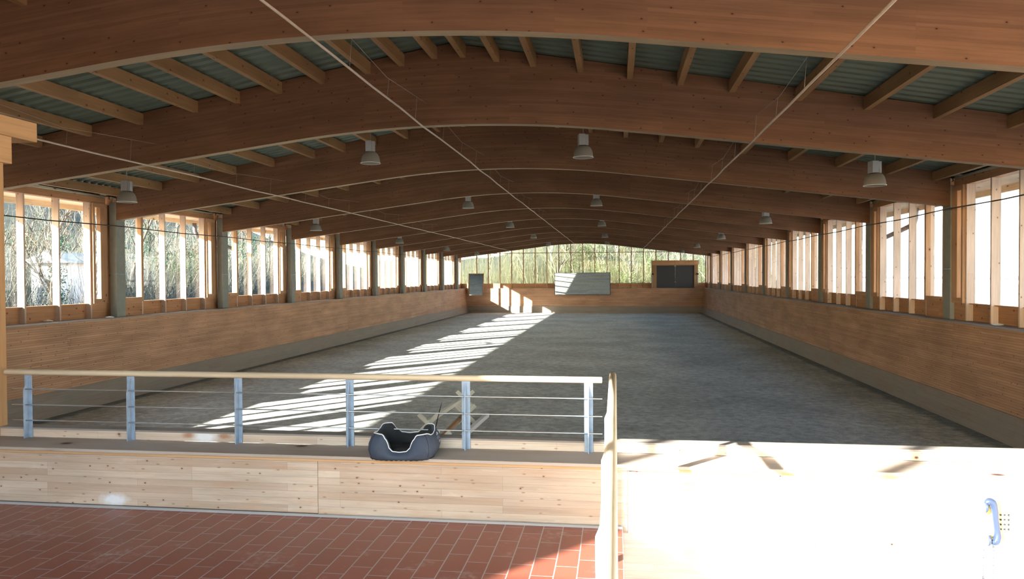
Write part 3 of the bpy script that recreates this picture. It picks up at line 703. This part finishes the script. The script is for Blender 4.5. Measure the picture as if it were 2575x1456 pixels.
# ------------------------------------------------------------ dog bed
def dog_bed():
    root = tag(empty('dog_bed', (-1.405, 4.84, -1.184), math.radians(5)), 'dark blue quilted dog bed with white piping resting on the bench', 'dog bed', kind='thing')
    A_, B_ = .200, .20; N = 144
    def sup(t, a, b, n=4.2):
        c, s_ = math.cos(t), math.sin(t); r = ((abs(c) / a) ** n + (abs(s_) / b) ** n) ** (-1 / n); return Vector((r * c, r * s_, 0))
    keys = [(0, .13), (20, .138), (40, .165), (54, .162), (64, .122), (74, .102), (90, .097), (106, .102), (116, .125), (126, .168), (140, .17), (160, .15), (180, .143), (205, .155), (225, .165), (238, .162), (245, .125), (251, .07),
            (257, .052), (270, .048), (283, .052), (289, .07), (295, .122), (302, .158), (318, .16), (340, .138), (360, .13)]
    def h(t):
        d = math.degrees(t) % 360
        for (a, x), (b, y) in zip(keys, keys[1:]):
            if a <= d <= b:
                u = (d - a) / (b - a); u = u * u * (3 - 2 * u); return x + (y - x) * u
        return .14
    rows = []; top = []
    prof = [(1.0, -.02), (1.08, .1), (1.13, .32), (1.11, .6), (1.03, .86), (.94, 1.0), (.85, .97), (.77, .8), (.72, .5), (.70, .22), (.68, .12)]
    for k, (sc, zz) in enumerate(prof):
        row = []
        for i in range(N):
            t = 2 * math.pi * i / N; p = sup(t, A_ * sc, B_ * sc); H = h(t)
            wr = .004 * math.sin(9 * t + k) + .003 * math.sin(23 * t)
            p *= (1 + wr); p.z = zz * H
            row.append(p)
        rows.append(row)
    outer = MB(); outer.grid(rows[:7], None, True, closed=True)
    bot = [Vector((p.x * .97, p.y * .97, .0)) for p in rows[0]]
    outer.face([tuple(p) for p in rows[0]][::-1])
    outer.build('bolster', M['bed'], root)
    inner = MB(); inner.grid(rows[6:], None, True, closed=True); inner.build('inner_lining', M['bedin'], root)
    cu = MB(); R2 = []
    for k, (sc, z) in enumerate(((.74, .02), (.74, .035), (.6, .05), (.35, .052), (.02, .05))):
        R2.append([sup(2 * math.pi * i / 48, A_ * sc, B_ * sc) + Vector((0, 0, z + (.006 * math.sin(6 * math.pi * i / 48) if 0 < k < 4 else 0))) for i in range(48)])
    cu.grid(R2, None, True, closed=True); cu.build('cushion', M['bedin'], root)
    pts = [Vector((p.x, p.y, p.z + .002)) for p in rows[5]]
    mb = MB(); mb.tube(pts, .0035, 6, closed=True); mb.build('piping', M['piping'], root)
    # seam and gathered base hem
    mb = MB(); pts = [sup(2 * math.pi * i / N, A_ * 1.03, B_ * 1.03) * (1 + .012 * math.sin(31 * i)) + Vector((0, 0, .004 + .003 * math.sin(17 * i))) for i in range(N)]
    mb.tube(pts, .005, 5, closed=True); mb.build('hem', M['bedin'], root)
    for t0 in (math.radians(315), math.radians(225)):
        mb = MB(); pts = []
        for j in range(1, 6):
            sc, zz = prof[j]; p = sup(t0, A_ * sc * 1.005, B_ * sc * 1.005); p.z = zz * h(t0); pts.append(p)
        mb.tube(pts, .0014, 5); mb.build('seam', M['bedin'], root)
    # emblem and lettering following the right side
    def surf(y, z):
        t = math.atan2(y, A_ * 1.05); H = h(t); u = max(0, min(.999, z / H)); sc = 1.0
        for (s0, z0), (s1, z1) in zip(prof[:5], prof[1:6]):
            if z0 <= u <= z1: sc = s0 + (s1 - s0) * (u - z0) / (z1 - z0)
        p = sup(math.atan2(y / sc, A_), A_, B_); return Vector((p.x * sc + .0035, y, z))
    def text(body, size, y, z, mat, shear=0):
        c = bpy.data.curves.new('lettering', 'FONT'); c.body = body; c.size = size; c.shear = shear; c.resolution_u = 4
        t = bpy.data.objects.new('lettering_outline', c); COL.objects.link(t); bpy.context.view_layer.update()
        me = bpy.data.meshes.new_from_object(t.evaluated_get(bpy.context.evaluated_depsgraph_get())); me.materials.clear(); me.materials.append(mat)
        bpy.data.objects.remove(t)
        for v in me.vertices: v.co = surf(y + v.co.x, z + v.co.y)
        o = bpy.data.objects.new('lettering', me); COL.objects.link(o); o.parent = root
    text('EYTON', .021, .012, .09, M['steel']); text('Show', .026, .03, .066, M['piping'], .3)
    mb = MB()
    for (cy, cz, r) in ((.045, .116, .006), (.068, .121, .008), (.080, .116, .006), (.06, .122, .004), (.088, .124, .005)):
        mb.face([surf(cy + r * math.cos(a), cz + r * math.sin(a) * .8) for a in [2 * math.pi * i / 10 for i in range(10)]])
    mb.build('emblem', M['piping'], root)
dog_bed()

# whip leaning on the wires
root = tag(empty('riding_whip', (-1.27, 5.085, -1.113)), 'thin black riding whip leaning on the railing wires behind the dog bed', 'whip', kind='thing')
mb = MB(); mb.tube([(.0, .02, 0), (.035, -.02, .12), (.062, -.05, .2), (.078, -.066, .247)], [.0035, .0035, .003, .0015], 6); mb.build('shaft', M['black'], root)
mb = MB(); mb.tube([(.0, .02, 0.0), (.014, .005, .05)], .0055, 8); mb.build('handle', M['black'], root)

# ------------------------------------------------------------ cavaletti on the sand
def cross(root, c, yaw, arm=.56, mat='cavwood'):
    for sgn in (-1, 1):
        mb = MB(); a = Vector((math.cos(yaw), math.sin(yaw), 0))
        p = c + a * (-sgn * arm / 2 * .72) + Vector((0, 0, -arm / 2 * .70)); q = c + a * (sgn * arm / 2 * .72) + Vector((0, 0, arm / 2 * .70))
        off = Vector((-a.y, a.x, 0)) * sgn * .022
        mb.bar(p + off, q + off, .09, .042, up=Vector((-a.y, a.x, 0))) if False else mb.bar(p + off, q + off, .042, .09, up=Vector((-a.y, a.x, 0)).cross((q - p)).normalized())
        mb.build('cross_arm', M[mat], root, bevel=.006)
root = tag(empty('cavaletti', (-3.68, 16.0, ZS)), 'pale wooden cavaletti with X ends and a planed pole, closer to the sun patch', 'cavaletti', kind='thing')
c0 = Vector((-.035, -1.5, .21)); c1 = Vector((.1, 1.5, .21))
for c in (c0, c1): cross(root, c, math.radians(8))
mb = MB(); mb.bar(c0 + Vector((0, -.1, .05)), c1 + Vector((0, .1, .05)), .085, .085); mb.build('pole', M['cavwood'], root, bevel=.012)
root = tag(empty('cavaletti', (-3.2, 14.2, ZS)), 'wooden cavaletti with X ends and a brown round pole, behind the rail post', 'cavaletti', kind='thing')
c0 = Vector((.1, -1.4, .21)); c1 = Vector((.03, 1.35, .21))
for c in (c0, c1): cross(root, c, math.radians(8))
mb = MB(); mb.tube([c0 + Vector((0, -.1, .05)), c1 + Vector((0, .1, .05))], .05, 12); mb.build('pole', M['brownpole'], root)
mb = MB(); mb.bar((-2.98, 13.3, ZS + .05), (-2.86, 16.4, ZS + .05), .1, .09); tag(mb.build('ground_pole', M['white'], bevel=.012), 'whitish pole lying on the sand beside the brown cavaletti pole', 'pole', kind='thing')

# ------------------------------------------------------------ wall telephone
def telephone():
    root = tag(empty('wall_telephone', (2.20, 4.754, -1.46)), 'yellow wall telephone with dark blue handset on the sunlit board front', 'telephone', kind='thing')
    mb = MB(); mb.box(-.055, .085, -.045, 0, -.125, .12); mb.build('body', M['yellow'], root, bevel=.012)
    mb = MB()
    pts = [Vector((-.052, -.075, .105)), Vector((-.03, -.085, .105)), Vector((-.008, -.083, .075)), Vector((-.001, -.08, .0)), Vector((.008, -.082, -.06)), Vector((.005, -.085, -.09))]
    P = [(-.058, .112), (-.04, .128), (-.018, .118), (-.008, .08), (-.002, .02), (.006, -.04), (.008, -.08), (-.002, -.108), (-.03, -.105)]
    RR = [.016, .022, .023, .020, .018, .018, .022, .023, .016]; Q = []; RQ = []
    for k in range(len(P) - 1):
        p0, p1, p2, p3 = P[max(k-1, 0)], P[k], P[k+1], P[min(k+2, len(P)-1)]
        for u in (0, .25, .5, .75):
            Q.append(tuple(.5 * (2*p1[a] + (p2[a]-p0[a])*u + (2*p0[a]-5*p1[a]+4*p2[a]-p3[a])*u*u + (3*p1[a]-p0[a]-3*p2[a]+p3[a])*u**3) for a in (0, 1))); RQ.append(RR[k] * (1-u) + RR[k+1] * u)
    Q.append(P[-1]); RQ.append(RR[-1])
    mb.tube([(x, -.075, z) for x, z in Q], RQ, 14)
    hs = mb.build('handset', M['phonegrey'], root)
    for (x, z) in ((-.045, .10), (-.028, -.095)):
        m2 = MB(); rows = [[Vector((x - k * .016 - .002, -.075 + r * math.cos(a), z - k * .006 + r * math.sin(a))) for a in [2 * math.pi * j / 16 for j in range(16)]] for k, r in ((0, .02), (.4, .031), (1, .035), (1.2, .026))]
        m2.grid(rows, None, True, closed=True, cap=True); m2.build('ear_cap', M['phonegrey'], hs)
    for r in range(4):
        for c in range(3):
            m2 = MB(); x = .018 + c * .022 + .016; z = .045 - r * .028
            m2.lathe([(0.0001, 0), (.0055, 0), (.006, -.004)], (0, 0, 0), 10); m2.v = [(x + v[0], -.053 - v[2] * -1, z + v[1]) for v in m2.v]
            m2.build('key', M['black'], root)
    for x0, z1 in ((-.055, -.55), (.0, -.56)):
        m2 = MB(); m2.tube([(x0 + .006 * math.cos(t * .9), -.05 + .006 * math.sin(t * .9), -.125 - t * .0016) for t in range(0, 270)], .0018, 4); m2.build('coiled_cord', M['phonegrey'], root)
telephone()
mb = MB(); mb.box(2.075, 2.086, 4.738, 4.754, -1.57, -1.53); tag(mb.build('cable_clip', M['grout'], bevel=.001), 'small grey cable clip on the board front below the telephone', 'clip', kind='thing')
root = tag(empty('latch_pin', (.09, 4.75, -1.235)), 'small red-tipped metal latch pin where the board front starts beside the stair', 'latch', kind='thing')
mb = MB(); mb.tube([(-.01, -.008, 0), (.035, -.008, .002)], .002, 6); mb.build('rod', M['black'], root)
mb = MB(); mb.lathe([(.0001, -.007), (.006, -.004), (.007, .002), (.0001, .008)], (.04, -.008, .002), 10); mb.build('knob', M['red'], root)

# bits of litter on the ledges
for i, (x, y, lab) in enumerate(((-13.45, 16.1, 'crumpled white paper scrap on the left ledge, before the first column'), (-13.05, 17.75, 'crumpled white paper scrap at the foot of the first left column'), (7.5, 15.95, 'crumpled white paper scrap on the right ledge'))):
    mb = MB(); pts = []
    n = 9; rows = []
    for k in range(5):
        zz = k / 4; rr_ = math.sin(math.pi * (.15 + .8 * zz)) * .06
        rows.append([(rr_ * (1 + .35 * random.random()) * math.cos(6.283 * j / n) * 1.7, rr_ * (1 + .35 * random.random()) * math.sin(6.283 * j / n), zz * .05) for j in range(n)])
    mb.grid(rows, None, False, closed=True, cap=True)
    tag(mb.build('paper_scrap', M['white'], loc=(x, y, ZL)), lab, 'paper', 'paper scraps on the ledges', 'thing')

# ------------------------------------------------------------ outside
mb = MB(); mb.box(-90, 90, -60, 130, -3.5, -3.25); struct(mb.build('ground', M['gravel']), 'pale gravel ground outside the hall')
def hill(name, fn, x0, x1, y0, y1, n, m, mat, lab):
    mb = MB(); rows = []
    for i in range(n + 1):
        rows.append([(x0 + (x1 - x0) * i / n, y0 + (y1 - y0) * j / m, fn(x0 + (x1 - x0) * i / n, y0 + (y1 - y0) * j / m)) for j in range(m + 1)])
    mb.grid(rows, None, True); return struct(mb.build(name, mat), lab)
hill('hill', lambda x, y: -3.3 + max(0, (-24 - x)) * .32 + .5 * math.sin(y * .3 + x * .2), -70, -20, -20, 110, 30, 50, M['hill'], 'wooded slope beyond the left windows')
def endz(x, y): return -3.3 + max(0, y - 74) * (.12 + .27 * math.exp(-((x + 3) / 9.5) ** 2))
hill('hill', lambda x, y: endz(x, y) + .25 * math.sin(x * .7 + y), -40, 20, 68, 125, 44, 30, M['hill'], 'wooded slope beyond the end window')

def branch(mb, p, d, L, r, lvl, rng):
    n = 4; pts = [p]; cur = p.copy(); dd = d.copy()
    for i in range(n):
        dd = (dd + Vector((rng.uniform(-.22, .22), rng.uniform(-.22, .22), rng.uniform(-.05, .15)))).normalized(); cur = cur + dd * L / n; pts.append(cur.copy())
    mb.tube(pts, [r * (1 - .75 * i / n) for i in range(n + 1)], 5 if lvl == 0 else 3)
    if lvl < 3:
        for k in range([9, 5, 4][lvl]):
            t = rng.uniform(.25, 1.0); i = min(int(t * n), n - 1); q = pts[i].lerp(pts[i + 1], t * n - i)
            nd = (dd + Vector((rng.uniform(-1, 1), rng.uniform(-1, 1), rng.uniform(-.1, .9)))).normalized()
            branch(mb, q, nd, L * rng.uniform(.35, .55), r * .42, lvl + 1, rng)
def leafcloud(mb, n, fn, size, rng):
    for i in range(n):
        c = fn(rng); a = Vector((rng.uniform(-1, 1), rng.uniform(-1, 1), rng.uniform(-1, 1))).normalized(); b = a.cross(Vector((rng.random(), rng.random(), rng.random() + .1))).normalized()
        s = size * rng.uniform(.6, 1.3)
        mb.face([c - a * s, c + b * s * .5, c + a * s, c - b * s * .5])
def tree(seed, H, bark, ivy=None, nleaf=0, crown=None, rk=.018):
    rng = random.Random(seed); root = empty('bare_tree' if not crown else 'leafy_tree')
    mb = MB(); branch(mb, Vector((0, 0, 0)), Vector((rng.uniform(-.08, .08), rng.uniform(-.08, .08), 1)), H, H * rk + .025, 0, rng)
    mb.build('trunk', bark, root)
    if ivy:
        m2 = MB(); leafcloud(m2, nleaf, lambda r: Vector((r.gauss(0, .22), r.gauss(0, .22), r.uniform(0, H * .6))), .07, rng); m2.build('ivy', ivy, root)
    if crown:
        m2 = MB()
        blobs = [(Vector((rng.uniform(-1.2, 1.2), rng.uniform(-1.2, 1.2), rng.uniform(.8, H * .8))), rng.uniform(.5, 1.1)) for _ in range(14)]
        def f(r):
            c, R = r.choice(blobs); v = Vector((r.gauss(0, 1), r.gauss(0, 1), r.gauss(0, 1))).normalized() * R * r.uniform(.6, 1); return c + v
        leafcloud(m2, nleaf, f, .085, rng); m2.build('foliage', crown, root)
    return root
protos_t = {'bare': tree(1, 7.5, M['twig']), 'bare2': tree(5, 8.5, M['bark']), 'ivy': tree(2, 7.0, M['bark'], ivy=M['ivy'], nleaf=1600), 'pale': tree(3, 8.0, M['palebark'], rk=.005),
            'bush': tree(4, 4.5, M['twig'], nleaf=2600, crown=M['leaf']), 'dry': tree(6, 4.0, M['twig'], nleaf=1500, crown=M['dryleaf'])}
used = set()
seen_lab = {}
def place_word(x, y):
    if y > 70:
        xx = x * (YE + .25) / y; k = max(0, min(20, int((xx - EM[0]) / 1.0268) + 1)); return 'behind the %s end window pane' % (ORD + ['twenty-fifth'])[k]
    yy = y * GL / x; k = sum(1 for f in fronts[3:] if f < yy); return 'behind the left windows ' + ('before the first column' if k == 0 else 'past the %s column' % ORD[k - 1])
def plant(kind, x, y, z, rz, sc, lab, grp, cat='tree'):
    o = protos_t[kind]
    if kind in used: o = copy_tree(o)
    used.add(kind); o.location = (x, y, z); o.rotation_euler = (0, 0, rz); o.scale = (sc, sc, sc)
    l = lab + ' ' + place_word(x, y); n = seen_lab.get(l, 0); seen_lab[l] = n + 1
    if n: l = '%s, %s of these' % (l, ORD[n])
    tag(o, l, cat, grp, 'thing')
rg = random.Random(11)
desc = {'bare': 'thin bare grey tree', 'bare2': 'dark bare tree', 'ivy': 'ivy-clad tree', 'pale': 'pale-barked sapling', 'bush': 'green leafy bush', 'dry': 'brown-leaved shrub'}
kinds = ['bare', 'ivy', 'bare', 'dry', 'bare2', 'ivy', 'bare', 'bush']
for i in range(26):
    y = 17 + i * 2.2 + rg.uniform(-.6, .6); x = -25 - (i % 3) * 2.6 - rg.uniform(0, 1.0) - y * .12; k = kinds[i % len(kinds)]
    plant(k, x, y, -3.3 + max(0, -24 - x) * .32 - .3, rg.uniform(0, 6), rg.uniform(.8, 1.0), desc[k], 'trees outside the left windows')
for i in range(32):
    x = -16 + i * .9 + rg.uniform(-.3, .3); y = 75 + (i % 4) * 3.0 + rg.uniform(0, 1)
    k = ['pale', 'pale', 'bare', 'pale'][i % 4] if x < -4 else ['bush', 'pale', 'bush', 'bare', 'dry'][i % 5]
    plant(k, x, y, endz(x, y) - .2, rg.uniform(0, 6), rg.uniform(.75, 1.05), desc[k], 'trees outside the end window')
plant('ivy', -26.6, 32.4, -3.2, 1.0, .9, desc['ivy'], 'trees outside the left windows'); plant('bare', -26.4, 34.6, -3.2, 2.0, .8, desc['bare'], 'trees outside the left windows')
plant('bare2', -6.0, 71.5, -3.2, .5, .8, 'dark bare branching tree', 'trees outside the end window')
# undergrowth nobody could count
mb = MB(); rg2 = random.Random(3)
for i in range(9000):
    y = rg2.uniform(14, 80); x = -23.5 - rg2.random() ** 1.3 * 10 - y * .12; z = -3.3 + max(0, -24 - x) * .32
    h = rg2.uniform(.8, 4.2); p = Vector((x, y, z)); d = Vector((rg2.gauss(0, .35), rg2.gauss(0, .35), 1)).normalized(); q = p + d * h; r = rg2.uniform(.008, .02)
    s = Vector((-d.y, d.x, 0)); s = s.normalized() if s.length > .01 else Vector((1, 0, 0)); t = s.cross(d)
    mb.face([p + s * r, p - s * r * .5 + t * r, q]); mb.face([p - s * r * .5 + t * r, p - s * r * .5 - t * r, q]); mb.face([p - s * r * .5 - t * r, p + s * r, q])
n0 = len(mb.f)
def uf(r):
    y = r.uniform(14, 80); x = -24 - r.random() * 9 - y * .12; return Vector((x, y, -3.3 + max(0, -24 - x) * .32 + r.random() ** 2 * 3.2))
leafcloud(mb, 9000, uf, .09, rg2)
o = tag(mb.build('undergrowth', [M['twig'], M['ivy']]), 'tangle of thin bare stems and ivy beyond the left windows', 'undergrowth', kind='stuff')
o.data.polygons.foreach_set('material_index', [0] * n0 + [1] * (len(mb.f) - n0))
mb = MB()
for i in range(5000):
    x = rg2.uniform(-18, 16); y = 72.5 + rg2.random() * 14; z = endz(x, y) - .1
    h = rg2.uniform(1.5, 6.0); p = Vector((x, y, z)); d = Vector((rg2.gauss(0, .07), rg2.gauss(0, .07), 1)).normalized(); q = p + d * h; r = rg2.uniform(.012, .03)
    s = Vector((1, 0, 0)); t = Vector((0, 1, 0))
    mb.face([p + s * r, p - s * r * .5 + t * r, q]); mb.face([p - s * r * .5 + t * r, p - s * r * .5 - t * r, q]); mb.face([p - s * r * .5 - t * r, p + s * r, q])
n0 = len(mb.f)
def uf2(r):
    x = r.uniform(-6, 16); y = 73 + r.random() * 16; return Vector((x, y, endz(x, y) + r.random() ** 1.4 * 5.0))
leafcloud(mb, 9000, uf2, .09, rg2)
o = tag(mb.build('undergrowth', [M['palebark'], M['leaf']]), 'stand of thin pale stems and green leaves beyond the end window', 'undergrowth', kind='stuff')
o.data.polygons.foreach_set('material_index', [0] * n0 + [1] * (len(mb.f) - n0))

def house(name, x0, x1, y0, y1, h, ridge_axis, lab):
    root = tag(empty(name, ((x0 + x1) / 2, (y0 + y1) / 2, -3.25)), lab, 'building', kind='thing'); a, b = (x1 - x0) / 2, (y1 - y0) / 2
    mb = MB(); mb.box(-a, a, -b, b, 0, h); mb.build('walls', M['plaster'], root)
    mb = MB()
    if ridge_axis: mb.prism([(-a - .4, h), (a + .4, h), (0, h + a * .55)], 1, -b - .4, b + .4)
    else: mb.prism([(-b - .4, h), (b + .4, h), (0, h + b * .55)], 0, -a - .4, a + .4)
    mb.build('roof', M['rooftile'] if b > 20 else M['column'], root)
    if b > 20:
        mb = MB(); mb.box(-a - .15, -a, -b, b, 2.95, 3.1); mb.build('string_course', M['downpipe'], root)
        for k in range(12):
            mb = MB(); yy = -b + (k + .5) * 2 * b / 12
            mb.box(-a - .04, -a + .02, yy - 1.4, yy + 1.4, .2, 2.6); mb.build('garage_door', M['column'], root)
house('white_building', 24, 36, 10, 80, 11.0, True, 'long white rendered building outside the right windows')
house('white_shed', -31.2, -29.0, 36.2, 40.2, 4.1, True, 'small white building glimpsed through the trees outside the left windows')
# downpipes
def downpipe(x, xw, y, lab):
    root = tag(empty('downpipe', (x, y, 1.9)), lab, 'downpipe', kind='thing')
    mb = MB(); mb.tube([(0, 0, .0), (0, .02, -.28), (0, .15, -.45), ((xw - x) * .35, .9, -.62), ((xw - x) * .8, 1.7, -.8), (xw - x, 1.9, -.95), (xw - x, 1.9, -5.1)], .07, 10)
    mb.build('tube', M['downpipe'], root)
downpipe(8.55, 8.1, 22.8, 'dark bent downpipe outside the right windows, beyond the first column')
downpipe(-14.4, -13.9, 24.0, 'bent downpipe outside the left windows, beyond the second column')

for k, o in list(protos_t.items()):
    if k not in used:
        for ch in list(o.children): bpy.data.objects.remove(ch)
        bpy.data.objects.remove(o)
